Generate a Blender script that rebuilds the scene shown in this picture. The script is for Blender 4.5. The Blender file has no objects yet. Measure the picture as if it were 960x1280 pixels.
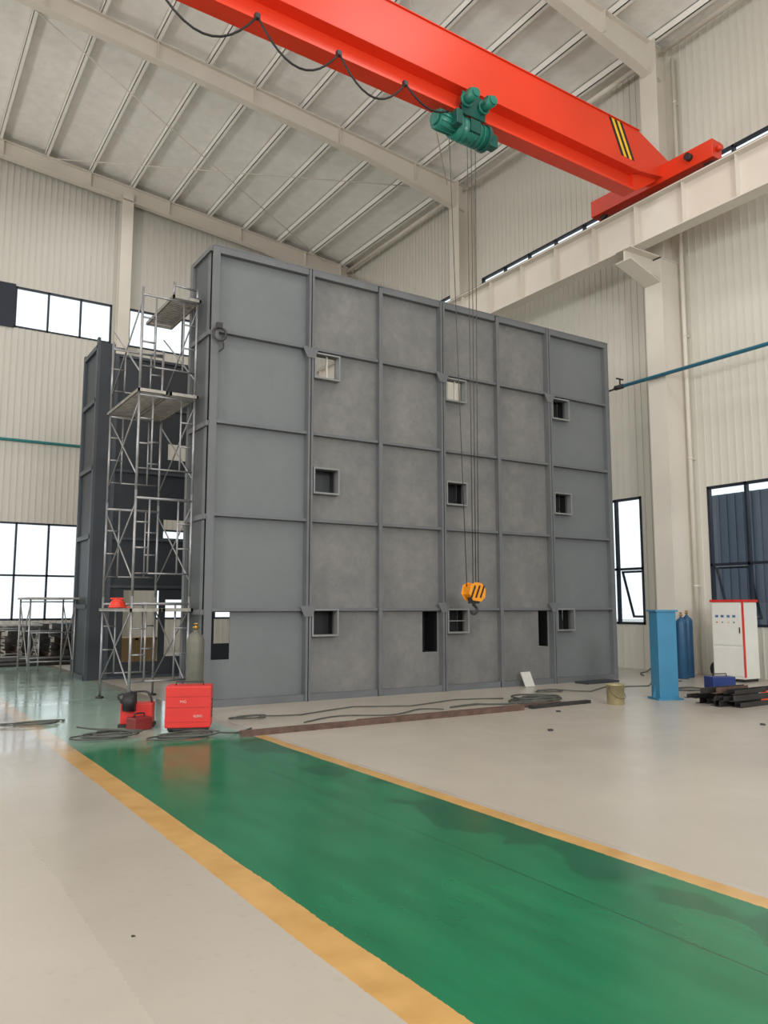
import bpy, bmesh, math, random
from mathutils import Vector, Matrix
random.seed(7)
SC=bpy.context.scene
COL=SC.collection
try:
    SC.view_settings.view_transform='Standard'
except Exception: pass

# ------------------------------------------------------------------ materials
def lin(c):
    c=c/255.0
    return c/12.92 if c<=0.04045 else ((c+0.055)/1.055)**2.4
def L(rgb,f=1.0): return tuple(min(1,lin(v)*f) for v in rgb)+(1.0,)
_m={}
def mat(name,rgb,rough=0.5,metal=0.0,amt=0.12,scale=3.0,bump=0.0,bscale=20.0,rgb2=None,stretch=None):
    if name in _m: return _m[name]
    m=bpy.data.materials.new(name); m.use_nodes=True
    nt=m.node_tree; N=nt.nodes; K=nt.links
    b=N['Principled BSDF']; b.inputs['Roughness'].default_value=rough; b.inputs['Metallic'].default_value=metal
    tc=N.new('ShaderNodeTexCoord'); mp=N.new('ShaderNodeMapping'); K.new(tc.outputs['Object'],mp.inputs[0])
    if stretch: mp.inputs['Scale'].default_value=stretch
    n=N.new('ShaderNodeTexNoise'); n.inputs['Scale'].default_value=scale; n.inputs['Detail'].default_value=5
    K.new(mp.outputs[0],n.inputs['Vector'])
    r=N.new('ShaderNodeValToRGB'); r.color_ramp.elements[0].position=0.3; r.color_ramp.elements[1].position=0.7
    c=L(rgb)
    c2=L(rgb2) if rgb2 else None
    r.color_ramp.elements[0].color=tuple(v*(1-amt) for v in c[:3])+(1,)
    r.color_ramp.elements[1].color=c2 if c2 else tuple(min(1,v*(1+amt)) for v in c[:3])+(1,)
    K.new(n.outputs['Fac'],r.inputs[0]); K.new(r.outputs[0],b.inputs['Base Color'])
    if bump>0:
        n2=N.new('ShaderNodeTexNoise'); n2.inputs['Scale'].default_value=bscale; n2.inputs['Detail'].default_value=3
        K.new(mp.outputs[0],n2.inputs['Vector'])
        bp=N.new('ShaderNodeBump'); bp.inputs['Strength'].default_value=bump; bp.inputs['Distance'].default_value=0.03
        K.new(n2.outputs['Fac'],bp.inputs['Height']); K.new(bp.outputs[0],b.inputs['Normal'])
    _m[name]=m; return m

M_wall=mat('wall_cladding',(212,209,198),0.6,0,0.02,0.3)
M_wallf=mat('wall_cladding_far',(204,201,191),0.6,0,0.02,0.3)
M_col=mat('cream_steel_paint',(216,209,197),0.5,0,0.04,1.0)
M_ceil=mat('foil_insulation',(238,236,230),0.5,0,0.05,3.0,0.8,4.0)
M_purl=mat('purlin_paint',(245,243,236),0.5,0,0.03,1.0)
M_frame=mat('frame_grey',(98,101,103),0.5,0.0,0.1,2.0)
M_dark=mat('shaded_primer_dark_steel',(52,57,63),0.5,0.1,0.15,1.0)  # rear panel's shade painted into its grey; also used for dark steel
M_darkf=mat('shaded_primer_frame',(68,75,82),0.5,0.1,0.15,1.0)  # rear panel stiffeners, shade painted into the colour
M_side=mat('side_dark_grey',(76,80,83),0.5,0.1,0.12,1.0)
M_red=mat('crane_red_paint',(220,58,26),0.42,0,0.05,0.8)
M_red2=mat('machine_red',(206,48,42),0.4,0,0.06,3.0)
M_teal=mat('hoist_green',(36,116,100),0.35,0,0.12,4.0)
M_teald=mat('hoist_dark_green',(18,78,70),0.4,0,0.12,4.0)
M_black=mat('black_rubber',(22,22,24),0.55,0,0.15,5)
M_dk=mat('dark_steel',(62,60,60),0.5,0.5,0.25,6)
M_rust=mat('rusty_steel',(98,76,66),0.7,0.2,0.3,8,0.2,30)
M_rope=mat('wire_rope',(84,82,80),0.5,0.6,0.2,30)
M_yel=mat('warning_yellow',(240,190,40),0.4,0,0.05,3)
M_org=mat('hook_orange',(232,148,30),0.4,0,0.06,5)
M_galv=mat('galvanised_tube',(150,150,151),0.4,0.6,0.15,8)
M_plank=mat('scaffold_plank',(150,146,138),0.5,0.5,0.2,8)
M_navy=mat('window_frame_navy',(38,44,56),0.4,0.2,0.1,4)
M_blue=mat('blue_paint',(54,122,156),0.5,0,0.08,3)
M_blued=mat('cylinder_blue',(30,76,110),0.4,0,0.1,4)
M_blueb=mat('machine_blue',(30,52,112),0.4,0,0.1,4)
M_olive=mat('gas_cylinder_grey',(98,98,87),0.5,0.1,0.15,5)
M_white=mat('white_enamel',(226,225,218),0.4,0,0.03,4)
M_tin=mat('tin_can',(168,157,120),0.35,0.4,0.15,6)
M_pipe=mat('blue_pipe',(48,126,156),0.4,0,0.06,4)
M_grnp=mat('teal_pipe',(60,146,148),0.4,0,0.06,4)
M_brass=mat('brass',(180,140,70),0.35,0.8,0.1,8)
M_card=mat('pale_board',(196,194,188),0.6,0,0.05,5)
M_box=mat('cardboard',(190,160,116),0.7,0,0.06,5)
M_hat=mat('red_helmet',(226,60,40),0.3,0,0.03,5)
M_ext=mat('neighbour_cladding',(92,102,120),0.6,0,0.1,0.5)
M_grd=mat('yard_concrete',(190,190,186),0.8,0,0.08,0.3)
M_orgc=mat('orange_cable',(222,84,42),0.5,0,0.1,5)
M_pale=mat('faded_print',(222,176,168),0.5,0,0.03,5)

def panel_mat():
    m=bpy.data.materials.new('primer_sheet'); m.use_nodes=True; nt=m.node_tree; N=nt.nodes; K=nt.links
    b=N['Principled BSDF']; b.inputs['Roughness'].default_value=0.55
    tc=N.new('ShaderNodeTexCoord'); sx=N.new('ShaderNodeSeparateXYZ'); K.new(tc.outputs['Object'],sx.inputs[0])
    n=N.new('ShaderNodeTexNoise'); n.inputs['Scale'].default_value=1.1; n.inputs['Detail'].default_value=7; n.inputs['Roughness'].default_value=0.65
    K.new(tc.outputs['Object'],n.inputs['Vector'])
    n2=N.new('ShaderNodeTexNoise'); n2.inputs['Scale'].default_value=7; n2.inputs['Detail'].default_value=7; n2.inputs['Roughness'].default_value=0.7
    K.new(tc.outputs['Object'],n2.inputs['Vector'])
    def mt(op,a,bv):
        x=N.new('ShaderNodeMath'); x.operation=op
        for i,v in enumerate((a,bv)):
            if v is None: continue
            if isinstance(v,(int,float)): x.inputs[i].default_value=v
            else: K.new(v,x.inputs[i])
        return x.outputs[0]
    inside=mt('MULTIPLY',mt('GREATER_THAN',sx.outputs[0],1.79),mt('LESS_THAN',sx.outputs[0],7.42))
    cool=N.new('ShaderNodeValToRGB'); cool.color_ramp.elements[0].position=0.3; cool.color_ramp.elements[1].position=0.75
    cool.color_ramp.elements[0].color=L((101,105,107)); cool.color_ramp.elements[1].color=L((111,115,116))
    warm=N.new('ShaderNodeValToRGB'); warm.color_ramp.elements[0].position=0.38; warm.color_ramp.elements[1].position=0.64
    warm.color_ramp.elements[0].color=L((101,102,101)); warm.color_ramp.elements[1].color=L((124,122,119))
    av=mt('ADD',mt('MULTIPLY',n.outputs['Fac'],0.55),mt('MULTIPLY',n2.outputs['Fac'],0.45)); K.new(av,warm.inputs[0])
    K.new(av,cool.inputs[0])
    mx=N.new('ShaderNodeMix'); mx.data_type='RGBA'; K.new(inside,mx.inputs[0]); K.new(cool.outputs[0],mx.inputs[6]); K.new(warm.outputs[0],mx.inputs[7])
    K.new(mx.outputs[2],b.inputs['Base Color'])
    return m
M_sheet=panel_mat()

def floor_mat():
    m=bpy.data.materials.new('epoxy_floor'); m.use_nodes=True; nt=m.node_tree; N=nt.nodes; K=nt.links
    b=N['Principled BSDF']
    g=N.new('ShaderNodeNewGeometry'); s=N.new('ShaderNodeSeparateXYZ'); K.new(g.outputs['Position'],s.inputs[0])
    X,Y=s.outputs[0],s.outputs[1]
    def mt(op,a,bv=None,clamp=False):
        x=N.new('ShaderNodeMath'); x.operation=op; x.use_clamp=clamp
        for i,v in enumerate((a,bv)):
            if v is None: continue
            if isinstance(v,(int,float)): x.inputs[i].default_value=v
            else: K.new(v,x.inputs[i])
        return x.outputs[0]
    def noise(sc,det=4,vec=None):
        n=N.new('ShaderNodeTexNoise'); n.inputs['Scale'].default_value=sc; n.inputs['Detail'].default_value=det
        K.new(vec if vec else g.outputs['Position'],n.inputs['Vector']); return n.outputs['Fac']
    def ramp(f,p0,c0,p1,c1):
        r=N.new('ShaderNodeValToRGB'); r.color_ramp.elements[0].position=p0; r.color_ramp.elements[1].position=p1
        r.color_ramp.elements[0].color=c0; r.color_ramp.elements[1].color=c1; K.new(f,r.inputs[0]); return r.outputs[0]
    def mix(f,a,c):
        mx=N.new('ShaderNodeMix'); mx.data_type='RGBA'; K.new(f,mx.inputs[0])
        for i,v in ((6,a),(7,c)):
            if isinstance(v,tuple): mx.inputs[i].default_value=v
            else: K.new(v,mx.inputs[i])
        return mx.outputs[2]
    wob=mt('MULTIPLY',mt('SUBTRACT',noise(1.3,3),0.5),0.035)
    wob2=mt('MULTIPLY',mt('SUBTRACT',noise(25,3),0.5),0.02)
    Xw=mt('ADD',mt('ADD',X,wob),wob2)
    def band(a,c): return mt('MULTIPLY',mt('GREATER_THAN',Xw,a),mt('LESS_THAN',Xw,c))
    mp=N.new('ShaderNodeMapping'); mp.inputs['Scale'].default_value=(1.0,0.25,1.0); K.new(g.outputs['Position'],mp.inputs[0])
    stre=noise(5,4,mp.outputs[0])
    base=ramp(noise(0.35,6),0.3,L((163,156,144)),0.7,L((177,170,158)))
    spk=ramp(noise(14,6),0.60,(0,0,0,1),0.80,(1,1,1,1))
    base=mix(mt('MULTIPLY',spk,0.3),base,L((140,130,116)))
    green=ramp(stre,0.3,L((16,98,63)),0.72,L((25,113,75)))
    # damp darker patches beside the right line
    dk=mt('MULTIPLY',mt('GREATER_THAN',mt('ADD',X,mt('MULTIPLY',noise(2.0,3),0.8)),4.0),ramp(noise(0.9,3),0.50,(0,0,0,1),0.54,(1,1,1,1)))
    green=mix(mt('MULTIPLY',dk,0.5),green,L((8,62,42)))
    jl=mt('MULTIPLY',mt('GREATER_THAN',X,3.30),mt('LESS_THAN',X,3.312))
    green=mix(mt('MULTIPLY',jl,0.6),green,L((6,48,34)))
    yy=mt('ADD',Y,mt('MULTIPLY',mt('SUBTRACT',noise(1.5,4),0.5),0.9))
    dust_glare=mt('MULTIPLY',mt('SUBTRACT',yy,9.0),1.1,True)  # far dust film, with whitish window glare painted into the colour
    green=mix(mt('MULTIPLY',dust_glare,0.80),green,L((170,190,178)))
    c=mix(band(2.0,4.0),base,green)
    yelA=band(1.79,2.0)
    yelB=mt('MULTIPLY',band(4.0,4.14),mt('LESS_THAN',yy,9.2))
    ycol=ramp(noise(4,5),0.3,L((178,138,78)),0.7,L((196,156,94)))
    ycol=mix(mt('MULTIPLY',dust_glare,0.65),ycol,L((184,176,158)))
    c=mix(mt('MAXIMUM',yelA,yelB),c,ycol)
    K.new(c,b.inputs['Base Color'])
    rg=N.new('ShaderNodeMapRange'); rg.inputs[1].default_value=0.3; rg.inputs[2].default_value=0.7
    rg.inputs[3].default_value=0.28; rg.inputs[4].default_value=0.38; K.new(noise(2.2,5),rg.inputs[0])
    rr=mt('SUBTRACT',rg.outputs[0],mt('MULTIPLY',band(1.0,4.2),mt('ADD',0.12,mt('MULTIPLY',dust_glare,0.09))))
    K.new(rr,b.inputs['Roughness'])
    bp=N.new('ShaderNodeBump'); bp.inputs['Strength'].default_value=0.04; bp.inputs['Distance'].default_value=0.01
    K.new(noise(9,3),bp.inputs['Height']); K.new(bp.outputs[0],b.inputs['Normal'])
    return m
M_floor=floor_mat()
def glass_mat():
    m=bpy.data.materials.new('window_glass'); m.use_nodes=True; nt=m.node_tree; N=nt.nodes; K=nt.links
    N.remove(N['Principled BSDF']); o=N['Material Output']
    t=N.new('ShaderNodeBsdfTransparent'); t.inputs[0].default_value=(0.93,0.97,0.98,1)
    g=N.new('ShaderNodeBsdfGlossy'); g.inputs['Roughness'].default_value=0.05
    mx=N.new('ShaderNodeMixShader'); mx.inputs[0].default_value=0.06
    K.new(t.outputs[0],mx.inputs[1]); K.new(g.outputs[0],mx.inputs[2]); K.new(mx.outputs[0],o.inputs[0]); return m
M_glass=glass_mat()

# ------------------------------------------------------------------ mesh builder
class B:
    def __init__(s): s.bm=bmesh.new()
    def box(s,x0,x1,y0,y1,z0,z1,mi=0):
        v=[s.bm.verts.new(p) for p in ((x0,y0,z0),(x1,y0,z0),(x1,y1,z0),(x0,y1,z0),(x0,y0,z1),(x1,y0,z1),(x1,y1,z1),(x0,y1,z1))]
        for f in ((0,3,2,1),(4,5,6,7),(0,1,5,4),(1,2,6,5),(2,3,7,6),(3,0,4,7)):
            F=s.bm.faces.new([v[i] for i in f]); F.material_index=mi
        return s
    def beam(s,p1,p2,w,h,mi=0,up=(0,0,1)):
        p1=Vector(p1);p2=Vector(p2); d=(p2-p1).normalized(); u=Vector(up)
        if abs(d.dot(u))>0.98: u=Vector((0,1,0))
        r=d.cross(u).normalized(); u=r.cross(d).normalized()
        vs=[]
        for p in (p1,p2):
            for a,b2 in ((-1,-1),(1,-1),(1,1),(-1,1)):
                vs.append(s.bm.verts.new(p+r*(a*w/2)+u*(b2*h/2)))
        for f in ((0,1,2,3),(7,6,5,4),(0,4,5,1),(1,5,6,2),(2,6,7,3),(3,7,4,0)):
            F=s.bm.faces.new([vs[i] for i in f]); F.material_index=mi
        return s
    def cyl(s,p1,p2,r,r2=None,n=16,mi=0,cap=True):
        if r2 is None: r2=r
        p1=Vector(p1);p2=Vector(p2); d=(p2-p1).normalized(); u=Vector((0,0,1)) if abs(d.z)<0.9 else Vector((1,0,0))
        a=d.cross(u).normalized(); b=d.cross(a).normalized()
        A=[];C=[]
        for i in range(n):
            t=2*math.pi*i/n; o=a*math.cos(t)+b*math.sin(t)
            A.append(s.bm.verts.new(p1+o*r)); C.append(s.bm.verts.new(p2+o*r2))
        for i in range(n):
            j=(i+1)%n; F=s.bm.faces.new((A[i],A[j],C[j],C[i])); F.smooth=True; F.material_index=mi
        if cap:
            F=s.bm.faces.new(A[::-1]);F.material_index=mi; F=s.bm.faces.new(C);F.material_index=mi
        return s
    def tube(s,pts,r,n=6,mi=0,smooth=True,sub=6):
        P=[Vector(p) for p in pts]
        if smooth and len(P)>2:
            Q=[]
            for i in range(len(P)-1):
                p0=P[max(i-1,0)];p1=P[i];p2=P[i+1];p3=P[min(i+2,len(P)-1)]
                for k in range(sub):
                    t=k/sub
                    Q.append(0.5*((2*p1)+(p2-p0)*t+(2*p0-5*p1+4*p2-p3)*t*t+(3*p1-p0-3*p2+p3)*t**3))
            Q.append(P[-1]); P=Q
        rings=[]; pu=None
        for i,p in enumerate(P):
            d=(P[min(i+1,len(P)-1)]-P[max(i-1,0)])
            if d.length<1e-6: d=Vector((0,0,1))
            d.normalize()
            if pu is None:
                u=Vector((0,0,1)) if abs(d.z)<0.9 else Vector((1,0,0))
            else: u=pu
            a=d.cross(u)
            if a.length<1e-4: a=d.cross(Vector((0.3,0.9,0.2)))
            a.normalize(); u=a.cross(d).normalized(); pu=u
            rings.append([s.bm.verts.new(p+(a*math.cos(2*math.pi*k/n)+u*math.sin(2*math.pi*k/n))*r) for k in range(n)])
        for i in range(len(rings)-1):
            for k in range(n):
                j=(k+1)%n; F=s.bm.faces.new((rings[i][k],rings[i][j],rings[i+1][j],rings[i+1][k])); F.smooth=True; F.material_index=mi
        for rr in (rings[0][::-1],rings[-1]):
            F=s.bm.faces.new(rr); F.material_index=mi
        return s
    def prism(s,pts,axis,a,b,mi=0):
        def P(p,t):
            return {'y':(p[0],t,p[1]),'x':(t,p[0],p[1]),'z':(p[0],p[1],t)}[axis]
        A=[s.bm.verts.new(P(p,a)) for p in pts]; C=[s.bm.verts.new(P(p,b)) for p in pts]
        n=len(pts)
        for i in range(n):
            j=(i+1)%n; F=s.bm.faces.new((A[i],A[j],C[j],C[i])); F.material_index=mi
        F=s.bm.faces.new(A[::-1]);F.material_index=mi; F=s.bm.faces.new(C);F.material_index=mi
        return s
    def lathe(s,prof,n=20,mi=0,c=(0,0,0)):
        rings=[]
        for r,z in prof:
            rings.append([s.bm.verts.new((c[0]+r*math.cos(2*math.pi*k/n),c[1]+r*math.sin(2*math.pi*k/n),c[2]+z)) for k in range(n)])
        for i in range(len(rings)-1):
            for k in range(n):
                j=(k+1)%n; F=s.bm.faces.new((rings[i][k],rings[i][j],rings[i+1][j],rings[i+1][k])); F.smooth=True; F.material_index=mi
        s.bm.faces.new(rings[0][::-1]).material_index=mi; s.bm.faces.new(rings[-1]).material_index=mi
        return s
    def done(s,name,mats,parent=None,loc=(0,0,0),rot=0,bevel=0,**kw):
        bmesh.ops.recalc_face_normals(s.bm,faces=s.bm.faces[:])
        me=bpy.data.meshes.new(name); s.bm.to_mesh(me); s.bm.free()
        if not isinstance(mats,(list,tuple)): mats=[mats]
        for m in mats: me.materials.append(m)
        o=bpy.data.objects.new(name,me); COL.objects.link(o)
        o.location=loc; o.rotation_euler=(0,0,rot)
        if parent: o.parent=parent
        if bevel:
            md=o.modifiers.new('bevel','BEVEL'); md.width=bevel; md.segments=2; md.limit_method='ANGLE'
        for k,v in kw.items(): o[k]=v
        return o
def thing(name,label,category,loc=(0,0,0),rot=0,group=None):
    e=bpy.data.objects.new(name,None); e.empty_display_size=0.2; COL.objects.link(e)
    e.location=loc; e.rotation_euler=(0,0,rot); e['label']=label; e['category']=category
    if group: e['group']=group
    return e
def text_mesh(s,size,ext=0.002):
    cu=bpy.data.curves.new('t','FONT'); cu.body=s; cu.size=size; cu.extrude=ext; cu.align_x='CENTER'; cu.align_y='CENTER'
    o=bpy.data.objects.new('t',cu); COL.objects.link(o); bpy.context.view_layer.update()
    dg=bpy.context.evaluated_depsgraph_get(); me=bpy.data.meshes.new_from_object(o.evaluated_get(dg))
    bpy.data.objects.remove(o); return me
def lettering(s,size,parent,loc,m):
    me=text_mesh(s,size); o=bpy.data.objects.new('lettering',me); COL.objects.link(o); me.materials.append(m)
    o.parent=parent; o.location=loc
    o.rotation_euler=(math.pi/2,0,0)
    return o

# ------------------------------------------------------------------ shell
XR=16.3; XL=-16.3; YF=28.3; YN=-14.0
def zr(x): return 15.98-0.1*abs(x)+1.45
def zraf(x): return zr(x)-0.22
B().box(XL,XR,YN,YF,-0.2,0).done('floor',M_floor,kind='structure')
B().box(-70,90,-60,90,-0.5,-0.22).done('ground',M_grd,kind='structure')
b=B()
for sgn in (1,-1):
    b.prism([(0,zr(0)),(sgn*16.6,zr(16.6)),(sgn*16.6,zr(16.6)+0.12),(0,zr(0)+0.12)],'y',YN,YF+0.3)
b.done('ceiling',M_ceil,kind='structure')

def wall(name,plane,const,out,u0,u1,ztop,holes,m,pitch=0.33,toproof=False):
    b=B(); us=sorted(set([u0,u1]+[h[0] for h in holes]+[h[1] for h in holes])); zs=sorted(set([0,ztop]+[h[2] for h in holes]+[h[3] for h in holes]))
    def bx(a0,a1,c0,c1,z0,z1):
        lo,hi=min(c0,c1),max(c0,c1)
        if plane=='x': b.box(lo,hi,a0,a1,z0,z1)
        else: b.box(a0,a1,lo,hi,z0,z1)
    for i in range(len(us)-1):
        for j in range(len(zs)-1):
            um=(us[i]+us[i+1])/2; zm=(zs[j]+zs[j+1])/2
            if any(h[0]<um<h[1] and h[2]<zm<h[3] for h in holes): continue
            bx(us[i],us[i+1],const,const+out*0.15,zs[j],zs[j+1])
    u=u0+pitch/2
    while u<u1-0.05:
        ints=[(0.0,zr(u) if toproof else ztop)]
        for h in holes:
            if h[0]-0.05<u<h[1]+0.05:
                new=[]
                for a,c in ints:
                    if h[3]<=a or h[2]>=c: new.append((a,c)); continue
                    if h[2]>a: new.append((a,h[2]))
                    if h[3]<c: new.append((h[3],c))
                ints=new
        for a,c in ints:
            if c-a>0.02: bx(u-0.018,u+0.018,const,const-out*0.018,a,c)
        u+=pitch
    if toproof:
        b.prism([(u0,ztop),(u1,ztop),(u1,zr(u1)),(0,zr(0)),(u0,zr(u0))],'y',const,const+out*0.15)
    return b.done(name,m,kind='structure')
farH=[(-8,5.87,1.1,4.28),(3.47,6.62,10.78,12.2),(7.2,13.2,10.78,12.2),(-8,2.9,10.78,12.2),(8.5,14,1.1,4.28)]
rightH=[(13.4,17.6,1.1,4.32),(7.6,11.5,1.1,4.32),(-0.5,3.6,1.1,4.32),(20.8,27,1.1,4.32),
        (4.8,11.5,10.85,12.25),(12.8,19.5,10.85,12.25),(20.8,27.3,10.85,12.25)]
wall('wall_far','y',YF,1,XL,XR,15.7,farH,M_wallf,0.2,True)
wall('wall_right','x',XR,1,YN,YF,zr(XR),rightH,M_wall,0.2)
wall('wall_left','x',XL,-1,YN,YF,zr(XR),[(-12,26,1.1,4.3),(-12,26,10.5,12.4),(4,9,0.0,1.1)],M_wall,0.66)

wn=[0]
def window(plane,const,u0,u1,z0,z1,nv,trans):
    wn[0]+=1
    b=B(); t=0.06
    def bx(a0,a1,zz0,zz1,d=0.05):
        if plane=='x': b.box(const-0.02,const+d+0.03,a0,a1,zz0,zz1)
        else: b.box(a0,a1,const-0.02,const+d+0.03,zz0,zz1)
    bx(u0,u1,z0,z0+t); bx(u0,u1,z1-t,z1); bx(u0,u0+t,z0,z1); bx(u1-t,u1,z0,z1)
    for i in range(1,nv):
        u=u0+(u1-u0)*i/nv; bx(u-t/2,u+t/2,z0,z1)
    for tz in trans: bx(u0,u1,tz-t/2,tz+t/2)
    o=b.done('window_%d'%wn[0],M_navy,kind='structure')
    g=B()
    if plane=='x': g.box(const+0.03,const+0.036,u0+t,u1-t,z0+t,z1-t)
    else: g.box(u0+t,u1-t,const+0.03,const+0.036,z0+t,z1-t)
    g.done('glass',M_glass,parent=o)
    return o
window('y',YF,-8,5.87,1.1,4.28,14,[2.55])
window('y',YF,3.47,6.62,10.78,12.2,3,[])
window('y',YF,7.2,13.2,10.78,12.2,6,[])
window('y',YF,-8,2.9,10.78,12.2,10,[])
window('y',YF,8.5,14,1.1,4.28,5,[2.55])
window('x',XR,13.4,17.6,1.1,4.32,5,[2.5])
window('x',XR,7.6,11.5,1.1,4.32,4,[2.5])
window('x',XR,-0.5,3.6,1.1,4.32,4,[2.5])
window('x',XR,20.8,27,1.1,4.32,6,[2.5])
window('x',XR,4.8,11.5,10.85,12.25,6,[])
window('x',XR,12.8,19.5,10.85,12.25,6,[])
window('x',XR,20.8,27.3,10.85,12.25,6,[])
B().box(2.8,3.47,YF-0.06,YF+0.0,10.75,12.25).done('trim_1',M_navy,kind='structure')
def sash(y0,y1,z0,z1,ang):
    b=B(); w=y1-y0; t=0.05; h=z1-z0
    b.box(0,0.04,0,t,-h,0).box(0,0.04,w-t,w,-h,0).box(0,0.04,0,w,-h,-h+t).box(0,0.04,0,w,-t,0)
    o=b.done('window_%d'%(wn[0]+1),M_navy,loc=(XR+0.09,y0,z1)); wn[0]+=1
    o.rotation_euler=(0,-ang,0); o['kind']='structure'
sash(13.45,14.2,1.2,2.45,math.radians(18)); sash(10.6,11.45,1.2,2.45,math.radians(18))

# ------------------------------------------------------------------ structure steel
COLY=[-11.5,-3.6,4.3,12.15,20.1,28.0]
def column(y,x0=15.5,x1=16.3):
    e=thing('steel_column','tall cream painted steel column standing against cladding wall','column',(0,y,0),group='building columns')
    w=0.25; t=0.025; zt=zraf(15.6)
    b=B()
    zb=9.9; xe=x1-.04
    b.box(x0,x0+t,-w,w,0,zb).box(xe-t,xe,-w,w,0,zt).box(x0+t,xe-t,-t,t,0,zb)
    b.box(x0+0.12,x0+0.12+t,-w,w,zb,zt).box(x0+0.12+t,xe-t,-t,t,zb,zt)
    b.box(x0,xe,-w,w,zb-0.03,zb)
    b.done('shaft',M_col,parent=e)
    b=B(); b.box(x0-0.05,xe,-w-0.05,w+0.05,0,0.03)
    b.done('base_plate',M_col,parent=e)
    b=B()
    b.prism([(x0,9.3),(x0,9.93),(14.5,9.93),(14.5,9.65)],'y',-0.02,0.02)
    b.box(14.45,x0,-w*0.9,w*0.9,9.90,9.93)
    b.beam((14.45,0,9.63),(x0,0,9.29),w*1.8,0.025)
    b.done('bracket',M_col,parent=e)
    b=B(); b.box(x0+t,xe-t,-w+0.03,-w+0.05,0,zb); b.done('cover_plate',M_col,parent=e)
    return e
for y in COLY: column(y)
def rafter(y):
    e=thing('roof_rafter','cream painted sloping steel roof beam spanning the hall','roof beam',(0,y,0),group='roof beams')
    for s in (1,-1):
        b=B()
        xa,xb=0.0,s*16.0
        za,zb_=zraf(0),zraf(16.0)
        h=0.55
        b.beam((xa,0,za-0.012),(xb,0,zb_-0.012),0.26,0.024)
        b.beam((xa,0,za-h),(s*12.2,0,zraf(12.2)-h),0.26,0.024)
        b.beam((s*12.2,0,zraf(12.2)-h),(xb,0,zb_-h-0.35),0.26,0.024)
        b.prism([(xa,za),(xb,zb_),(xb,zb_-h-.35),(s*12.2,zraf(12.2)-h),(xa,za-h)],'y',-0.012,0.012)
        for k in range(1,6):
            xx=s*k*2.8; b.box(xx-0.01,xx+0.01,-0.12,0.12,zraf(xx)-h,zraf(xx))
        b.done('beam_half',M_col,parent=e)
for y in COLY: rafter(y-0.12 if y>27 else y)
x=15.75
while x>-15.9:
    b=B(); z=zr(x)
    b.box(-0.055,0.055,YN+.05,YF-0.05,-0.22,-0.195).box(-0.055,-0.04,YN+.05,YF-.05,-0.22,0).box(-0.055,0.055,YN+.05,YF-.05,-0.015,0)
    b.done('roof_purlin',M_purl,loc=(x,0,z-0.005),label='pale steel purlin running under the roof sheets',category='purlin',group='roof purlins')
    x-=1.45
for i,(xa,xb,ya,yb,dz) in enumerate([(2.0,14.8,20.3,27.6,.25),(14.8,3.5,20.3,27.6,.4),(8,15.2,12.4,19.9,.3)]):
    b=B().cyl((xa,ya,zraf(xa)-dz),(xb,yb,zraf(xb)-dz),0.016,n=6)
    b.done('bracing_rod',M_col,label='thin cream steel bracing rod below the roof',category='rod',group='roof bracing')
b=B().cyl((16.0,20.4,11.3),(16.0,27.7,15.2),0.03,n=8); b.done('wall_brace',M_col,label='cream diagonal steel brace along cladding wall',category='brace')
for i in range(len(COLY)-1):
    b=B().cyl((15.9,COLY[i]+.26,zr(15.9)-0.45),(15.9,COLY[i+1]-.26,zr(15.9)-0.45),0.07,n=10); b.done('eave_strut',M_col,label='round cream eave strut along wall top',category='strut',group='eave struts')
e=thing('gable_post','cream steel post standing against far cladding wall','column',(6.9,27.95,0))
B().box(-0.2,0.2,-0.2,-0.18,0,zr(6.9)-.5).box(-0.2,0.2,0.15,0.17,0,zr(6.9)-.5).box(-.02,.02,-.18,.15,0,zr(6.9)-.5).done('shaft',M_col,parent=e)
B().box(-.26,.26,-.26,.26,0,.03).done('base_plate',M_col,parent=e)
e=thing('wall_downpipe','slim white round downpipe clamped beside steel column','pipe',(16.12,11.78,0))
B().cyl((0,0,0.0),(0,0,15.2),0.05,n=12).done('pipe',M_col,parent=e)
for z in (2,5,8,11,14): B().cyl((0,0,z),(0,0,z+0.04),0.058,n=12).box(0,0.17,-0.02,0.02,z,z+0.04).done('clamp',M_col,parent=e)

# runway
RZ0=9.94
e=thing('crane_runway_beam','cream steel crane runway girder carried on column brackets','runway beam',(14.75,0,RZ0))
h=1.0
b=B(); b.box(-0.18,0.18,YN+.2,YF-.3,0,0.025).box(-0.2,0.2,YN+.2,YF-.3,h-0.03,h).box(-0.008,0.008,YN+.2,YF-.3,0.02,h-0.02)
b.done('beam',M_col,parent=e)
y=YN+1
while y<YF-.5:
    B().box(-0.16,0.16,y-.006,y+.006,0.025,h-0.03).done('stiffener',M_col,parent=e); y+=1.31
b=B().box(-0.035,0.035,YN+.2,YF-.3,h,h+0.12).box(-.06,.06,YN+.2,YF-.3,h,h+.02); b.done('crane_rail',M_dk,parent=e,label='dark steel crane rail')
e2=thing('conductor_bar','thin dark segmented conductor bar beside the crane rail','conductor rail',(15.0,0,RZ0+1.02))
y=2.0
while y<25.8:
    L_=random.choice([1.5,2.0,3.0]); B().box(-.02,.02,y,min(y+L_,27.6),0,0.05).done('segment',M_black,parent=e2)
    B().box(-.06,.02,y+.3,y+.36,-.02,0).done('holder',M_dk,parent=e2); y+=L_+0.1

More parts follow.
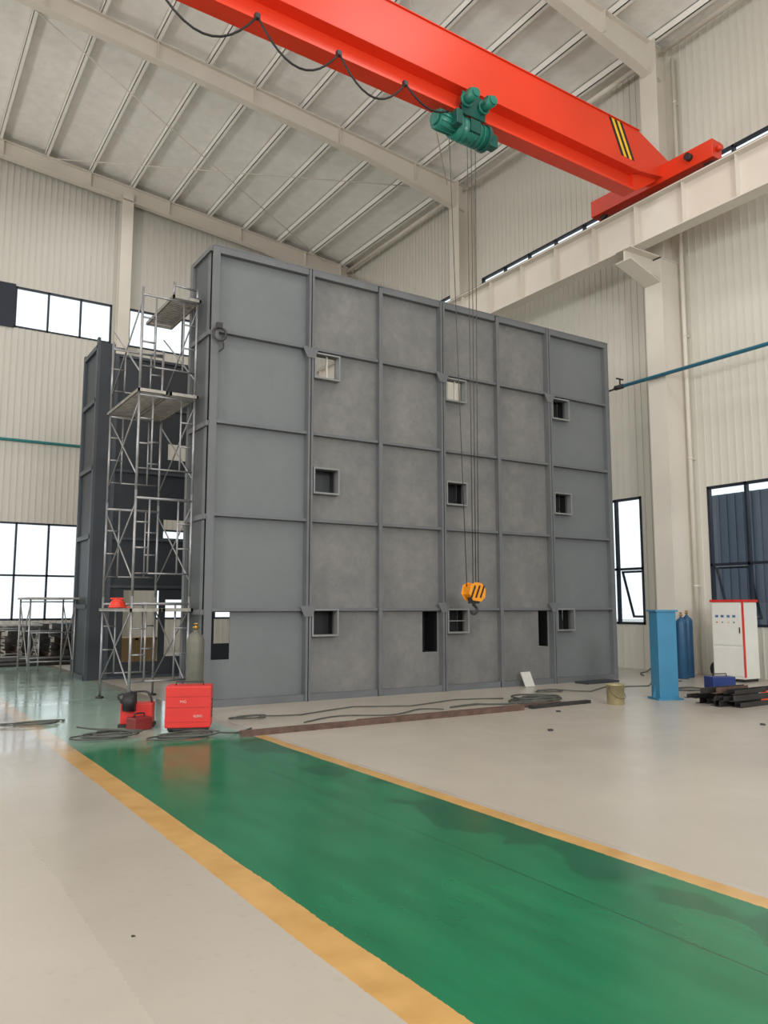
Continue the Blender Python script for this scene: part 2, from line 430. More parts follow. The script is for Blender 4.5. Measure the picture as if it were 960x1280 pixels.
# pipes
e=thing('air_pipe','blue compressed air pipe with valve along the wall','pipe',(15.42,0,6.98))
B().tube([(0,-8,0),(0,13.1,0)],0.045,n=10,smooth=False).done('pipe',M_pipe,parent=e)
B().cyl((0,13.1,0),(0,13.35,0),0.06).cyl((0,13.2,0),(0,13.2,0.2),0.02).tube([(0,13.3,0),(-.1,13.5,-.05),(-.15,13.6,.12),(-.3,13.62,.05)],0.025).cyl((-.12,13.2,.2),(.12,13.2,.2),.02).done('valve',M_dk,parent=e)
for y in (4.3,12.15): B().box(0.0,0.08,y-.03,y+.03,-0.03,0.03).done('support',M_galv,parent=e)
e=thing('air_pipe','thin teal pipe running along far cladding wall','pipe',(0,28.12,6.95))
B().tube([(-15,0,0),(6.6,0,0)],0.05,n=10,smooth=False).done('pipe',M_grnp,parent=e)
for x in (-8,-3,2.2,4.6): B().box(x-.02,x+.02,0,.15,-.02,.02).done('support',M_galv,parent=e)

# ------------------------------------------------------------------ crane
th=math.radians(1.9)
z0=10.68
e=thing('overhead_crane','red single girder overhead travelling crane with warning stripes','crane',(14.75-14.75*math.cos(th),11.3-14.75*math.sin(th),z0),th)
def zz(v): return v-z0
b=B()
b.prism([(-14.85,zz(11.25)),(-13.6,zz(11.12)),(13.7,zz(11.12)),(14.6,zz(11.25)),(14.9,zz(11.25)),(14.9,zz(11.68)),(13.8,zz(12.08)),(-13.6,zz(12.08)),(-14.9,zz(11.68))],'y',-0.24,0.24)
b.box(-13.6,13.8,-0.27,0.27,zz(12.08),zz(12.1))
b.box(-13.6,13.7,-0.27,0.27,zz(11.10),zz(11.12))
b.done('box_girder',M_red,parent=e,bevel=0.006)
b=B(); b.box(-13.6,13.7,-0.02,0.02,0.05,0.43).box(-13.6,13.7,-0.17,0.17,0,0.05)
b.prism([(13.7,0),(13.7,.43),(14.5,.6),(14.5,.5)],'y',-0.1,0.1)
b.done('lower_i_beam',M_red,parent=e)
for s in (1,-1):
    b=B()
    b.box(s*14.75-.17,s*14.75+.17,-1.5,1.85,zz(11.14),zz(11.55))
    b.done('end_carriage',M_red,parent=e,bevel=0.01)
    for y in (-1.3,1.6):
        B().cyl((s*14.75-.05,y,zz(11.17)),(s*14.75+.05,y,zz(11.17)),0.11,n=24).done('wheel',M_dk,parent=e)
        q=1 if y>0 else -1
        B().cyl((s*14.75,y+.2*q,zz(11.35)),(s*14.75,y+.32*q,zz(11.35)),0.06).done('buffer',M_red,parent=e)
B().cyl((14.46,-.95,zz(11.36)),(14.58,-.95,zz(11.36)),0.08,n=20).done('travel_motor',M_dk,parent=e)
for i,(mm,x0) in enumerate([(M_black,12.78),(M_yel,12.86),(M_black,12.95),(M_yel,13.04),(M_black,13.13)]):
    dx=0.38
    B().prism([(x0,zz(12.06)),(x0+.09,zz(12.06)),(x0+.09+dx,zz(11.3)),(x0+dx,zz(11.3))],'y',-0.246,-0.24).done('warning_stripe',mm,parent=e)

hx=8.9; hy=11.03
e=thing('electric_hoist','green electric wire rope hoist on girder trolley','hoist',(hx,hy,10.40),th)
b=B().cyl((-.34,0,0),(.38,0,0),0.22,n=28)
for k in range(6): b.cyl((-.24+k*.1,0,0),(-.22+k*.1,0,0),0.235,n=28)
b.done('drum_housing',M_teal,parent=e)
b=B().cyl((-.74,0,0.0),(-.34,0,0.0),0.17,n=24).cyl((-.79,0,0),(-.74,0,0),.12,n=20)
for k in range(12):
    t=2*math.pi*k/12; b.beam((-.72,.175*math.cos(t),.175*math.sin(t)),(-.36,.175*math.cos(t),.175*math.sin(t)),0.012,0.03,up=(0,math.cos(t),math.sin(t)))
b.done('hoist_motor',M_teal,parent=e)
b=B().cyl((.38,0,0),(.45,0,0),0.25,n=28).cyl((.45,0,0),(.62,0,0),0.19,0.15,n=24).box(.4,.6,-.2,-.02,-.22,.02); b.done('gearbox',M_teald,parent=e,bevel=.006)
b=B()
for sy in (-.2,.24):
    b.box(-.28,.28,sy-.01,sy+.01,.18,.62)
b.box(-.2,-.14,-.2,.24,.17,.21).box(.14,.2,-.2,.24,.17,.21)
b.done('trolley_frame',M_teald,parent=e)
for sx in (-.17,.17):
    for sy in (-.1,.14):
        B().cyl((sx,sy-.03,.41),(sx,sy+.03,.41),0.075,n=20).done('trolley_wheel',M_dk,parent=e)
for sx in (-.2,.22):
    b=B().cyl((sx,-.21,.44),(sx,-.5,.44),0.1,n=20).cyl((sx,-.21,.44),(sx,-.26,.44),.13,n=20).cyl((sx,-.5,.44),(sx,-.53,.44),.08)
    b.box(sx-.05,sx+.05,-.42,-.3,.5,.58)
    b.done('trolley_motor',M_teal,parent=e)
b=B().box(-.1,.14,-.24,-.14,-.12,.12); b.done('rope_guide',M_teald,parent=e)
B().box(-.5,-.36,-.32,-.15,-.14,.14).done('control_box',M_teald,parent=e,bevel=.01)
e=thing('hook_block','orange hook block with black stripes hanging on wire ropes','crane hook',(hx+.02,hy,1.75))
for dx,dy in ((-.1,.1),(.1,.1),(-.06,-.1),(.06,-.1)):
    B().cyl((dx,dy*.6,.12),(dx*1.6+(-.2 if dx==-.1 else 0),dy,8.46),0.0075,n=6).done('wire_rope',M_rope,parent=e)
b=B()
hp=[(-.19,.02),(-.15,.17),(-.05,.22),(.1,.2),(.18,.1),(.17,-.04),(.08,-.12),(-.1,-.1)]
b.prism(hp,'y',-.12,-.1); b.prism(hp,'y',.1,.12)
b.box(-.15,.15,-.11,.11,.0,.14).cyl((0,-.1,.06),(0,.1,.06),.13,n=28)
b.done('sheave_housing',M_org,parent=e,bevel=.008)
for k in (-1,0,1): B().beam((k*.10-.05,-.125,-.05),(k*.10+.04,-.125,.16),0.006,.032,up=(1,0,0)).done('black_stripe',M_black,parent=e)
b=B().box(-.08,.08,-.06,.06,-.15,-.04).cyl((0,0,-.15),(0,0,-.19),.03)
pts=[(0,0,-.17)]+[(.07*math.sin(math.radians(a)),0,-.26+.07*math.cos(math.radians(a))) for a in range(10,280,30)]
b.tube(pts,.024,n=8); b.done('hook',M_dk,parent=e)
# festoon
e=thing('festoon_cable','black looping festoon power cable along the red girder','cable',(9.0,hy-.2,10.64),th)
xs=[-4.8,-3.4,-1.95,-.5,1.0,2.75,4.5,5.98,7.34,8.3]
b=B()
for i in range(len(xs)-1):
    a,c=xs[i]-9,xs[i+1]-9; sg=(c-a)*.38 if i<len(xs)-2 else .2
    pts=[(a+(c-a)*t,0,-sg*(1-(2*t-1)**2)-(0.15*t if i==len(xs)-2 else 0)) for t in [k/12 for k in range(13)]]
    b.tube(pts,.018,n=6,smooth=False)
b.done('cable',M_black,parent=e)
for a in xs[:-1]: B().box(a-9-.04,a-9+.04,-.02,.05,-.03,.05).done('cable_trolley',M_dk,parent=e)

# ------------------------------------------------------------------ big panel
PX,PY=4.38,12.05
VX=[0,1.79,3.22,4.62,6.02,7.42,9.28]
RZ=[0,1.5,3.0,4.5,6.0,7.42]
holes=[]
for xh in (1.79,4.62,7.42):
    for zc in (5.71,3.69,1.28): holes.append((xh+.10,xh+.55,zc-.2,zc+.2))
dark_open=[(.12,.46,.72,1.46),(4.2,4.54,.72,1.46),(7.08,7.34,.74,1.46)]
def sheet_holes(b,x0,x1,z0,z1,y0,y1,hs):
    us=sorted(set([x0,x1]+[h[0] for h in hs]+[h[1] for h in hs])); zs=sorted(set([z0,z1]+[h[2] for h in hs]+[h[3] for h in hs]))
    for i in range(len(us)-1):
        for j in range(len(zs)-1):
            um=(us[i]+us[i+1])/2; zm=(zs[j]+zs[j+1])/2
            if any(h[0]<um<h[1] and h[2]<zm<h[3] for h in hs): continue
            b.box(us[i],us[i+1],y0,y1,zs[j],zs[j+1])
D=0.95
e=thing('steel_panel_structure','huge grey primed steel panel structure with grid stiffeners','steel panel',(PX,PY,0))
b=B(); sheet_holes(b,0.02,9.26,0.02,7.4,0.06,0.075,holes+dark_open)
b.done('front_sheet',M_sheet,parent=e)
for i,x in enumerate(VX):
    w=.12
    b=B()
    if i in (0,6):
        x0=x if i==0 else x-w
        b.box(x0,x0+w,-.04,.06,0,7.42)
        xs_=x if i==0 else x-.02
        b.box(xs_,xs_+.02,.0,.2,0,7.42)
    elif i in (1,3,5):
        b.box(x-.050,x-.010,-.08,.06,0,7.40).box(x+.010,x+.050,-.08,.06,0,7.40)
        z=.2
        while z<7.3:
            b.box(x-.010,x+.010,-.05,.04,z,z+.05); z+=.45
    else:
        b.box(x-.022,x+.022,-.05,.06,0,7.40).box(x-.038,x+.038,-.065,-.05,0,7.4)
    b.done('vertical_stiffener',M_frame,parent=e)
for j,z in enumerate(RZ):
    b=B()
    t=.11 if j in (0,5) else .05
    zq=z if j==0 else (z-t if j==5 else z-t/2)
    for i in range(6):
        b.box(VX[i]+(.12 if i==0 else .05),VX[i+1]-(.12 if i==5 else .05),-.045,.06,zq,zq+t)
    if j==5: b.box(0,9.28,-.05,D,7.42,7.44)
    b.done('horizontal_stiffener',M_frame,parent=e)
M_rim=mat('hatch_rim',(130,132,132),.4,.2); M_hd=mat('hatch_shade',(40,41,43),.5); M_hg=mat('hatch_shade_grey',(74,76,77),.5)
for n_,h_ in enumerate(holes):
    b=B(); t=.03; x0,x1,a,c=h_
    for X0,X1,A,C in ((x0-t,x1+t,c,c+t),(x0-t,x1+t,a-t,a),(x0-t,x0,a,c),(x1,x1+t,a,c)): b.box(X0,X1,-.07,.10,A,C)
    if n_==5: b.box(x0,x1,.03,.04,(a+c)/2-.008,(a+c)/2+.008)
    b.done('hatch_frame',M_rim,parent=e)
    if n_%3==0 and n_<6:
        B().box(x0+.25,x0+.27,.02,.05,a,c).done('hatch_bar',M_card,parent=e)
    if n_>=6 or n_%3!=0:
        B().box(x0-.03,x1+.03,.3,.32,a-.05,c+.05).box(x0-.04,x0-.032,.1,.3,a-.05,c+.05).box(x1+.032,x1+.04,.1,.3,a-.05,c+.05).box(x0-.03,x1+.03,.1,.3,c+.032,c+.05).done('hatch_shade_box',M_hg if n_ in (1,) else M_hd,parent=e)  # dark box added behind the hatch to stand in for interior shade
for q,h_ in enumerate(dark_open):
    if q==0: continue
    x0,x1,a,c=h_
    b=B().box(x0-.03,x1+.03,.5,.52,a-.1,c+.05).box(x1+.02,x1+.03,.08,.5,a,c).box(x0-.03,x0-.02,.08,.5,a,c).box(x0,x1,.08,.5,c+.02,c+.03); b.done('recess_shade_liner',M_black,parent=e)  # black liner added to paint the opening's inner shade
for i,z in ((1,5.93),(3,5.93),(5,5.93),(1,1.5),(3,1.56),(5,1.56)):
    x=VX[i]
    B().prism([(x-.17,z+.06),(x+.14,z+.06),(x+.05,z-.12),(x-.08,z-.12)],'y',-.095,-.08).done('lifting_lug',M_frame,parent=e)
for xs0,s in ((0,0),(9.26,1)):
    b=B(); b.box(xs0+.0,xs0+.015,.2,D,0,7.4); b.done('side_sheet',M_side,parent=e)
    b=B()
    xo=-.04 if s==0 else 9.28
    b.box(xo,xo+.04,D-.12,D,0,7.42)
    for z in RZ[1:]: b.box(xo,xo+.04,.0,D-.12,z-.08,z)
    b.done('side_frame',M_frame,parent=e)
b=B()
for x in (0,3.22,6.02,9.28): b.box(max(0,x-.05),x+.05 if x<9 else 9.26,D-.08,D,0,7.42)
b.box(0.1,9.2,D-.06,D-.01,7.3,7.42).box(0.1,9.2,D-.06,D-.01,0,.1)
b.done('rear_frame',M_side,parent=e)
e=thing('lifting_clamp','steel plate lifting clamp hanging on the panel edge','clamp',(PX+.1,PY-.12,5.9))
b=B().tube([(0,0,.12),(.09,-.01,.08),(.1,-.01,-.04),(0,0,-.1),(-.09,0,-.04),(-.08,0,.08),(0,0,.12)],.02,n=8); b.done('shackle',M_dk,parent=e)
B().box(-.05,.05,-.03,.03,.1,.2).done('jaw',M_dk,parent=e,bevel=.01)
B().tube([(0.05,0,-.08),(.07,-.01,-.2),(.0,-.01,-.28)],.015).done('ring',M_dk,parent=e)

# second structure behind
SX,SY=4.05,17.8
e=thing('steel_panel_structure','shade-darkened grey steel panel structure standing behind scaffold','steel panel',(SX,SY,0))
hs=[(.62,1.4,.35,1.9),(1.5,2.08,4.88,5.25),(1.45,2.05,3.08,3.5),(1.55,2.1,.45,1.7),(2.7,3.15,.7,1.55)]
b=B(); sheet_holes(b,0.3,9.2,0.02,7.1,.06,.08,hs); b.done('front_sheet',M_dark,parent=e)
for x in (.22,2.2,3.2,4.6,6.0,7.4,9.1):
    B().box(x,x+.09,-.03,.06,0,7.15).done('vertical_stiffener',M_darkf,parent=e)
for z in (0,1.95,3.0,4.5,6.0,7.1):
    b=B()
    for a,c in [(.31,2.2),(2.29,3.2),(3.29,4.6),(4.69,6.0),(6.09,7.4),(7.49,9.1)]:
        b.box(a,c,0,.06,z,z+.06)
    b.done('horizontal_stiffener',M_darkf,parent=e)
b=B().box(-.1,.22,-.04,.0,0,7.35).box(-.1,-.07,0,1.3,0,7.35); b.done('corner_post',M_dark,parent=e)
b=B()
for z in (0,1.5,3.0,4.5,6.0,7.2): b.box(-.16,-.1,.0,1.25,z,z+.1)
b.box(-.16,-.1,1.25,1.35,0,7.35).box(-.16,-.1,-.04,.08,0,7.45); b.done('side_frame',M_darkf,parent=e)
e=thing('storage_crate','tan wooden crate standing behind the dark panel','crate',(5.5,20.0,0))
B().box(-.5,.5,-.3,.3,.1,.8).done('body',M_box,parent=e,bevel=.01)
b=B()
for x in (-.45,0,.45): b.box(x-.04,x+.04,-.32,-.3,.1,.8)
b.box(-.5,.5,-.32,-.3,.74,.8).done('batten',M_box,parent=e)
B().box(-.5,.5,-.3,-.2,0,.1).box(-.5,.5,.2,.3,0,.1).box(-.5,.5,-.05,.05,0,.1).done('pallet_foot',M_rust,parent=e)

# ------------------------------------------------------------------ scaffold
sx0,sx1,sy0,sy1=3.40,4.30,12.5,14.3
e=thing('scaffold_tower','galvanised frame scaffold tower with planks beside grey panel','scaffold',(sx0,sy0,0))
W=sx1-sx0; Dp=sy1-sy0; LH=1.65; r=.022
def frm(y,z0,h=LH):
    b=B()
    for x in (0,W): b.cyl((x,y,z0),(x,y,z0+h),r,n=8)
    b.cyl((0,y,z0+h-.12),(W,y,z0+h-.12),r,n=8)
    b.cyl((0.22,y,z0+.35),(.22,y,z0+h-.12),r*.7,n=6); b.cyl((W-.22,y,z0+.35),(W-.22,y,z0+h-.12),r*.7,n=6)
    for q in (.35,.75,1.15):
        b.cyl((0,y,z0+q),(.22,y,z0+q),r*.7,n=6); b.cyl((W-.22,y,z0+q),(W,y,z0+q),r*.7,n=6)
    b.cyl((0,y,z0+.35),(W,y,z0+.35),r*.7,n=6)
    b.done('end_frame',M_galv,parent=e)
for lv in range(4):
    for y in (0,Dp): frm(y,lv*LH+.06, LH if (lv<3 or y==0) else LH*.75)
    for x in (0,W):
        b=B()
        b.cyl((x,0,lv*LH+.3),(x,Dp,lv*LH+LH-.15),r*.6,n=6).cyl((x,Dp,lv*LH+.3),(x,0,lv*LH+LH-.15),r*.6,n=6)
        b.done('cross_brace',M_galv,parent=e)
for x in (0,W):
    for y in (0,Dp): B().cyl((x,y,0),(x,y,.03),.07,n=12).cyl((x,y,.03),(x,y,.1),.015,n=8).done('base_foot',M_dk,parent=e)
def plat(z,x0,x1,y0,y1):
    b=B()
    b.box(x0,x1,y0,y0+.03,z-.05,z).box(x0,x1,y1-.03,y1,z-.05,z).box(x0,x0+.03,y0,y1,z-.05,z).box(x1-.03,x1,y0,y1,z-.05,z)
    y=y0+.06
    while y<y1-.05: b.box(x0,x1,y,y+.03,z-.02,z); y+=.08
    b.done('platform',M_plank,parent=e)
plat(1.52,-.05,.42,-.1,Dp+.1); plat(1.52,.46,.93,-.1,Dp+.1)
plat(4.97,-.05,.42,-.1,Dp+.1); plat(4.97,.46,.93,-.1,Dp+.1)
plat(6.6,.46,.93,-.1,Dp*.8)
b=B().cyl((.5,0,6.6),(.5,0,6.85),r,n=8).cyl((W,0,6.6),(W,0,6.8),r,n=8).cyl((.5,0,6.8),(W,0,6.78),r*.8,n=6)
b.done('guard_rail',M_galv,parent=e)
e=thing('hard_hat','red safety helmet resting on scaffold plank','helmet',(3.54,13.9,1.525))
b=B(); prof=[(.145,0.0),(.15,.02),(.135,.03)]
for a in range(0,91,15): prof.append((max(.004,.132*math.cos(math.radians(a))),.035+.125*math.sin(math.radians(a))))
b.lathe(prof,24); b.done('shell',M_hat,parent=e)
B().prism([(.1,.0),(.22,.0),(.22,.012),(.1,.025)],'y',-.08,.08).done('brim',M_hat,parent=e)
B().box(-.12,.1,-.012,.012,.14,.172).done('ridge',M_hat,parent=e,bevel=.006)

def trestle(loc,rot,w=.9,d=1.3,hh=1.7,grp='trestles'):
    e=thing('steel_trestle','thin galvanised steel trestle frame on the floor','trestle',loc,rot,group=grp)
    for y in (0,d):
        b=B()
        for x in (0,w): b.cyl((x,y,0),(x,y,hh),.018,n=8)
        for z in (.4,1.0,hh-.05): b.cyl((0,y,z),(w,y,z),.014,n=6)
        b.done('end_frame',M_galv,parent=e)
    for x in (0,w):
        B().cyl((x,0,.3),(x,d,hh-.1),.012,n=6).cyl((x,d,.3),(x,0,hh-.1),.012,n=6).done('cross_brace',M_galv,parent=e)
    b=B().box(-.05,w+.05,-.1,d+.1,hh,hh+.04); b.done('plank',M_plank,parent=e)
trestle((2.85,18.2,0),0.0)
trestle((2.5,20.3,0),0.0,.9,1.2,1.1)

# stacked steel by far wall
random.seed(3)
for i in range(40):
    lay=i//8; L_=random.uniform(1.7,2.4); x=2.75+(i%8)*.42; z=.05+lay*.2
    b=B(); m=random.choice([M_dk,M_dk,M_dark,M_rust])
    hh=.2
    b.box(-.1,.1,0,L_,0,.015).box(-.1,.1,0,L_,hh-.015,hh).box(-.008,.008,0,L_,0,hh)
    b.done('steel_section',m,loc=(x,24.9+random.uniform(-.4,.1),z),label='dark steel beam section stacked near far wall',category='steel beam',group='stacked steel sections')
for y in (25.0,26.2):
    B().box(2.55,6.0,y,y+.12,0,.05).done('timber_skid',M_rust,label='timber skid under the stacked steel',category='timber',group='timber skids')
b=B()
for k in range(7): b.cyl((k*.11,0,.055),(k*.11,2.6,.055),.055,n=10)
for k in range(6): b.cyl((.055+k*.11,0,.15),(.055+k*.11,2.6,.15),.055,n=10)
b.done('tube_bundle',M_dk,loc=(2.4,23.6,0),rot=-math.pi/2,label='bundle of dark steel tubes lying on floor',category='steel tubes')

# ------------------------------------------------------------------ welder group
def welder(loc,rot,w,h,d,m,label):
    e=thing('welding_machine',label,'welding machine',loc,rot)
    B().box(-w/2,w/2,-d/2,d/2,.05,h).done('body',m,parent=e,bevel=.015)
    B().box(-w/2+.03,w/2-.03,-d/2+.03,d/2-.03,.02,.06).done('base',M_dk,parent=e)
    for sx in (-w/2+.06,w/2-.06):
        for sy in (-d/2+.05,d/2-.05): B().cyl((sx-.015,sy,.035),(sx+.015,sy,.035),.035,n=12).done('caster',M_black,parent=e)
    b=B()
    for k in range(5): b.box(w/2,w/2+.004,-d/2+.06,d/2-.06,h*.3+k*.05,h*.3+k*.05+.02)
    b.done('vent',M_black,parent=e)
    B().tube([(-w*.3,0,h),(-w*.3,0,h+.04),(w*.3,0,h+.04),(w*.3,0,h)],.01,smooth=False).done('handle',M_dk,parent=e)
    return e
camang=-math.radians(24)
e=welder((3.5,10.05,0),camang,.56,.56,.36,M_red2,'red box-shaped welding machine with faint lettering')
M_dred=mat('dull_red',(172,38,34),.5)
b=B().box(-.26,.26,-.184,-.18,.43,.436).box(-.26,.26,-.184,-.18,.12,.126).box(-.26,.26,-.184,-.18,.30,.306); b.done('panel_seam',M_dred,parent=e)
lettering('MIG',.045,e,(-.06,-.184,.37),M_pale)
lettering('电焊机',.038,e,(.12,-.184,.19),M_pale)
e=thing('wire_feeder','small red wire feeder with black reel and cables','wire feeder',(3.05,10.75,0),camang)
B().box(-.2,.2,-.14,.14,.04,.3).done('body',M_red2,parent=e,bevel=.01)
B().cyl((-.15,-.2,.33),(.0,-.2,.33),.12,n=24).done('wire_reel',M_black,parent=e)
B().cyl((-.2,-.05,.3),(-.05,-.05,.42),.05).tube([(-.2,0,.3),(-.24,0,.4),(.1,0,.44),(.18,0,.3)],.014).done('handle',M_dk,parent=e)
B().box(-.22,.22,-.16,.16,0,.04).done('skid',M_dk,parent=e)
e=thing('tool_case','small dark red tool case lying by the feeder','case',(2.98,10.42,0),.3)
B().box(-.13,.13,-.1,.1,0,.16).done('body',mat('maroon',(120,38,36),.5),parent=e,bevel=.015)
B().tube([(-.07,0,.16),(-.06,0,.2),(.06,0,.2),(.07,0,.16)],.01).done('handle',M_black,parent=e)
def gas(loc,m,hh,rr,label):
    e=thing('gas_cylinder',label,'gas cylinder',loc)
    prof=[(rr*.9,0),(rr,.02),(rr,hh*.8)]
    for a in range(15,91,15): prof.append((max(.035,rr*math.cos(math.radians(a))),hh*.8+rr*1.2*math.sin(math.radians(a))))
    prof.append((.035,hh*.8+rr*1.35))
    B().lathe(prof,24).done('bottle',m,parent=e)
    z=hh*.8+rr*1.35
    B().cyl((0,0,z),(0,0,z+.08),.018,n=10).cyl((-.05,0,z+.04),(.05,0,z+.04),.014,n=8).cyl((0,0,z+.08),(0,0,z+.1),.035,n=12).done('valve',M_brass,parent=e)
gas((4.02,11.35,0),M_olive,1.3,.125,'grey olive gas cylinder standing before steel panel')
gas((14.95,11.35,0),M_blued,1.45,.12,'blue gas cylinder standing beside cream column')
gas((15.28,11.45,0),M_blued,1.5,.12,'blue gas cylinder standing behind another beside column')
def cable(name,cx,cy_,R,turns,r,m,label,asp=.6,tails=()):
    pts=[]; n=turns*14
    for i in range(n):
        t=2*math.pi*i/14; rr=R*(1+.25*math.sin(i*.37)+.14*math.sin(i*1.3)); pts.append((cx+rr*math.cos(t)+.07*math.sin(i*.21),cy_+rr*asp*math.sin(t)+.07*math.cos(i*.17),r+.004+.010*(i/14)))
    pts+=[(a,c,r+.002) for a,c in tails]
    return B().tube(pts,r,n=6,sub=2).done(name,m,label=label,category='cable')
M_cab=mat('dusty_cable',(74,76,70),.6,0,.2,8)
cable('welding_cable',2.5,10.0,.28,5,.010,M_cab,'coiled grey welding cable on the green walkway',.8,[(2.5,10.7),(2.35,11.0)])
cable('welding_cable',3.3,9.5,.32,4,.010,M_cab,'looped welding cable lying before red machine',.6,[(3.9,9.45),(4.2,9.7)])
cable('welding_cable',2.0,11.6,.3,2,.009,M_cab,'loose grey cable lying on dusty floor',.5,[(1.6,11.8),(1.3,12.0),(1.0,12.2)])
cable('welding_cable',4.6,10.6,.22,2,.010,M_cab,'loose cable lying before grey panel',.6,[(5.3,10.5),(6.4,10.9),(7.2,10.5),(8.3,10.8),(9.1,10.5)])
cable('welding_cable',9.3,9.95,.36,6,.015,M_cab,'coiled dark hose lying on the concrete floor',.7,[(8.6,9.85),(8.2,10.1),(7.6,10.0)])
cable('welding_cable',10.6,10.9,.25,2,.011,M_cab,'loose hose lying near the panel foot',.6,[(11.2,10.5),(12.0,10.9),(12.9,10.6),(13.6,11.1),(14.3,10.9)])
cable('welding_cable',13.3,7.6,.3,3,.012,M_black,'black cable loops on the concrete floor',.7,[(13.8,7.3),(14.3,7.6),(15.0,7.1)])
cable('welding_cable',13.0,9.7,.3,2,.012,M_cab,'grey hose loops on the concrete floor',.8,[(13.8,9.5),(14.3,10.2),(14.6,10.5)])
B().tube([(5.0,9.8,.012),(5.7,10.1,.012),(6.4,9.8,.012),(7.1,10.1,.012),(7.4,9.9,.012)],.010).done('welding_cable',M_cab,label='long loose cable across concrete floor',category='cable')
b=B().beam((3.85,9.2,.035),(8.4,9.25,.035),.07,.07); b.done('steel_bar',M_rust,label='long rusty steel bar lying on floor',category='steel bar',group='long steel bars')
b=B().beam((5.6,9.42,.025),(9.4,9.48,.025),.05,.05); b.done('steel_bar',M_rust,label='long rusty steel bar lying on floor',category='steel bar',group='long steel bars')
b=B().beam((8.6,9.3,.025),(9.9,9.34,.025),.1,.05); b.done('steel_bar',M_dk,label='short dark steel bar lying on floor',category='steel bar',group='long steel bars')
b=B().box(0,.95,0,.35,0,.04); b.done('steel_plate',M_dark,loc=(12.2,11.5,0),rot=.05,label='dark steel plate lying at panel foot',category='plate')
o=B().box(-.13,.13,-.01,.01,0,.3).done('small_board',M_card,loc=(10.9,11.78,0.004),label='small pale board leaning against steel panel',category='board'); o.rotation_euler=(math.radians(-25),0,0.1)
e=thing('paint_bucket','dented tin paint bucket standing on concrete floor','bucket',(10.15,9.0,0))
B().lathe([(.13,0),(.135,.01),(.14,.3),(.145,.3),(.145,.315),(.13,.315),(.125,.29)],24).done('can',M_tin,parent=e)
B().tube([(-.14,0,.27),(-.15,-.03,.2),(-.1,-.12,.12),(0,-.165,.1),(.1,-.12,.12),(.15,-.03,.2),(.14,0,.27)],.004).done('wire_handle',M_dk,parent=e)
e=thing('blue_steel_pillar','light blue boxed steel pillar standing on base plate','steel pillar',(11.4,9.03,0),camang)
B().box(-.17,.17,-.15,.15,.02,1.46).done('post',M_blue,parent=e,bevel=.008)
B().box(-.22,.22,-.2,.2,0,.03).done('base_plate',M_blue,parent=e)
B().box(-.2,.2,-.17,.17,1.46,1.49).done('top_plate',M_blue,parent=e)
B().prism([(.17,0.03),(.23,0.03),(.17,.25)],'y',-.01,.01).done('gusset',M_blue,parent=e)
B().prism([(-.17,0.03),(-.23,0.03),(-.17,.25)],'y',-.01,.01).done('gusset',M_blue,parent=e)
e=thing('control_cabinet','white electrical cabinet with red trim against wall','cabinet',(15.45,10.4,0))
B().box(-.26,.26,-.36,.36,.06,1.64).done('body',M_white,parent=e,bevel=.01)
B().box(-.24,.24,-.33,.33,0,.06).done('plinth',M_dk,parent=e)
B().box(-.28,.28,-.38,.38,1.64,1.69).done('red_cap',M_red2,parent=e)
B().box(-.275,-.22,-.375,-.36,.1,1.64).done('red_strip',M_red2,parent=e)
B().box(-.275,-.26,-.33,.33,.75,1.6).done('door',M_white,parent=e,bevel=.004)
B().box(-.275,-.26,-.33,.33,.12,.7).done('door',M_white,parent=e,bevel=.004)
M_cb=mat('cabinet_blue_print',(84,116,160),.5)
for k,y in enumerate((.22,.09,-.05,-.18)):
    B().box(-.279,-.275,y-.035,y+.035,1.32,1.37).done('lettering_block',M_cb,parent=e)  # plain blue block standing in for lettering
    B().cyl((-.283,y,1.22),(-.275,y,1.22),.015,n=12).done('button',[M_red2,M_teal,M_yel,M_dk][k],parent=e)
B().box(-.29,-.275,-.31,-.29,1.0,1.12).done('handle',M_dk,parent=e)
e=thing('wire_spool','dark round cable spool against the wall','spool',(15.75,11.05,0))
B().cyl((0,0,.18),(.1,0,.18),.17,n=24).cyl((-.03,0,.18),(0,0,.18),.18,n=24).cyl((.1,0,.18),(.13,0,.18),.18,n=24).done('reel',M_dk,parent=e)
B().cyl((-.05,0,.18),(-.02,0,.18),.06,n=16).done('hub',M_card,parent=e)
B().tube([(16.2,13.0,1.0),(16.05,12.9,.7),(15.9,12.8,.3),(15.7,12.9,.03),(15.2,12.7,.015),(14.7,12.2,.015)],.014).done('air_hose',M_cab,label='grey hose drooping from wall to floor',category='hose')
welder((12.4,8.68,0),camang,.42,.36,.3,M_blueb,'dark blue portable welding machine on floor')
e=thing('grinder','orange red angle grinder lying on floor','power tool',(13.1,8.3,0),.5)
B().cyl((-.18,0,.08),(.12,0,.08),.05,.055,n=14).done('body',M_orgc,parent=e)
B().cyl((.17,0,.03),(.17,0,.08),.075,n=20).box(.1,.24,-.05,.05,0,.13).done('head',M_dk,parent=e)
cable('orange_cable',12.65,8.05,.16,5,.02,M_orgc,'orange cable coil on concrete floor',.8)
random.seed(11)
for i in range(18):
    lay=i//7; k=i%7
    L_=random.uniform(.6,1.1); x=11.75+random.uniform(-.2,.2); y=7.62+k*.12+lay*.03; a=random.uniform(-.03,.03)
    b=B(); t=.008; w=random.uniform(.06,.095)
    b.box(-L_/2,L_/2,0,w,0,t).box(-L_/2,L_/2,0,t,0,w)
    b.done('angle_offcut',random.choice([M_dk,M_dk,M_rust,M_black]),loc=(x,y,.0+.097*lay),rot=a,label='dark steel angle offcut on the scrap heap',category='steel scrap',group='steel angle offcuts')
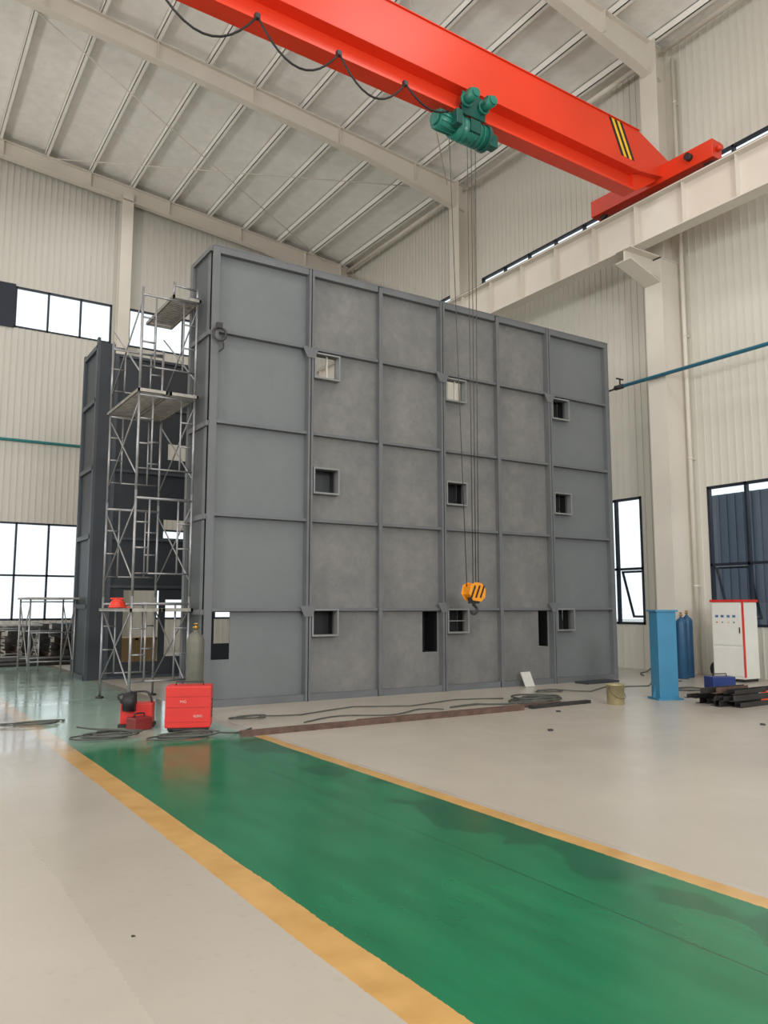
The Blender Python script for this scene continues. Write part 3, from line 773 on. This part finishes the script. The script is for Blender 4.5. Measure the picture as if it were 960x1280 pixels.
for i,(x,y) in enumerate([(7.3,7.55),(10.0,6.4),(1.15,4.0),(8.7,8.8)]):
    s=.04 if i!=2 else .010
    b=B().prism([(-s,-s*.6),(s*.7,-s*.8),(s,s*.3),(-s*.2,s*.8)],'z',0,s*.5); b.done('steel_offcut',M_dk,loc=(x,y,0),rot=i,label='small dark steel scrap lying on floor',category='steel scrap',group='loose scraps')

b=B().box(24,30,-2,17.3,-.2,5.3)
y=-2+.2
while y<17.2: b.box(23.96,24,y,y+.06,-.2,5.3); y+=.3
b.done('neighbour_building',M_ext,label='dark blue grey cladded building seen through windows',category='building')

# ------------------------------------------------------------------ light
w=bpy.data.worlds.new('World'); SC.world=w; w.use_nodes=True
bg=w.node_tree.nodes['Background']; bg.inputs[0].default_value=(0.955,0.975,1.0,1); bg.inputs[1].default_value=1.4
def area(loc,size,en,rot=(0,0,0),col=(1,.985,.965)):
    l=bpy.data.lights.new('fill_light','AREA'); l.energy=en; l.size=size; l.color=col  # added fill light, not a fixture of the hall
    o=bpy.data.objects.new('fill_light',l); COL.objects.link(o); o.location=loc; o.rotation_euler=rot
for x in (-9,0,9):
    for y in (-8,0,7): area((x,y,14.4),3.0,180)
area((8,16,15.0),3.0,140); area((0,22,15.4),3.0,180); area((6,24.5,15.6),2.5,100)  # added fills brightening the rear bays
def up(loc,tgt,en,size=2.5):
    d=Vector(tgt)-Vector(loc); q=d.to_track_quat('-Z','Y').to_euler()
    area(loc,size,en,q)
up((-14,4,7),(8,20,16.5),1350,3); up((2,-9,6),(9,18,15.5),1350,3); up((-13,22,6),(7,24,16),600,3)  # added upward fills brightening the ceiling

# ------------------------------------------------------------------ camera
cam=bpy.data.cameras.new('camera'); co=bpy.data.objects.new('camera',cam); COL.objects.link(co)
cam.sensor_fit='VERTICAL'; cam.sensor_height=36; cam.lens=36*1000/1280; cam.clip_end=300
co.location=(0,0,1.55)
p=math.atan(118/1000); yaw=math.radians(32.6)
co.rotation_euler=(math.pi/2+p,0,-yaw)
SC.camera=co
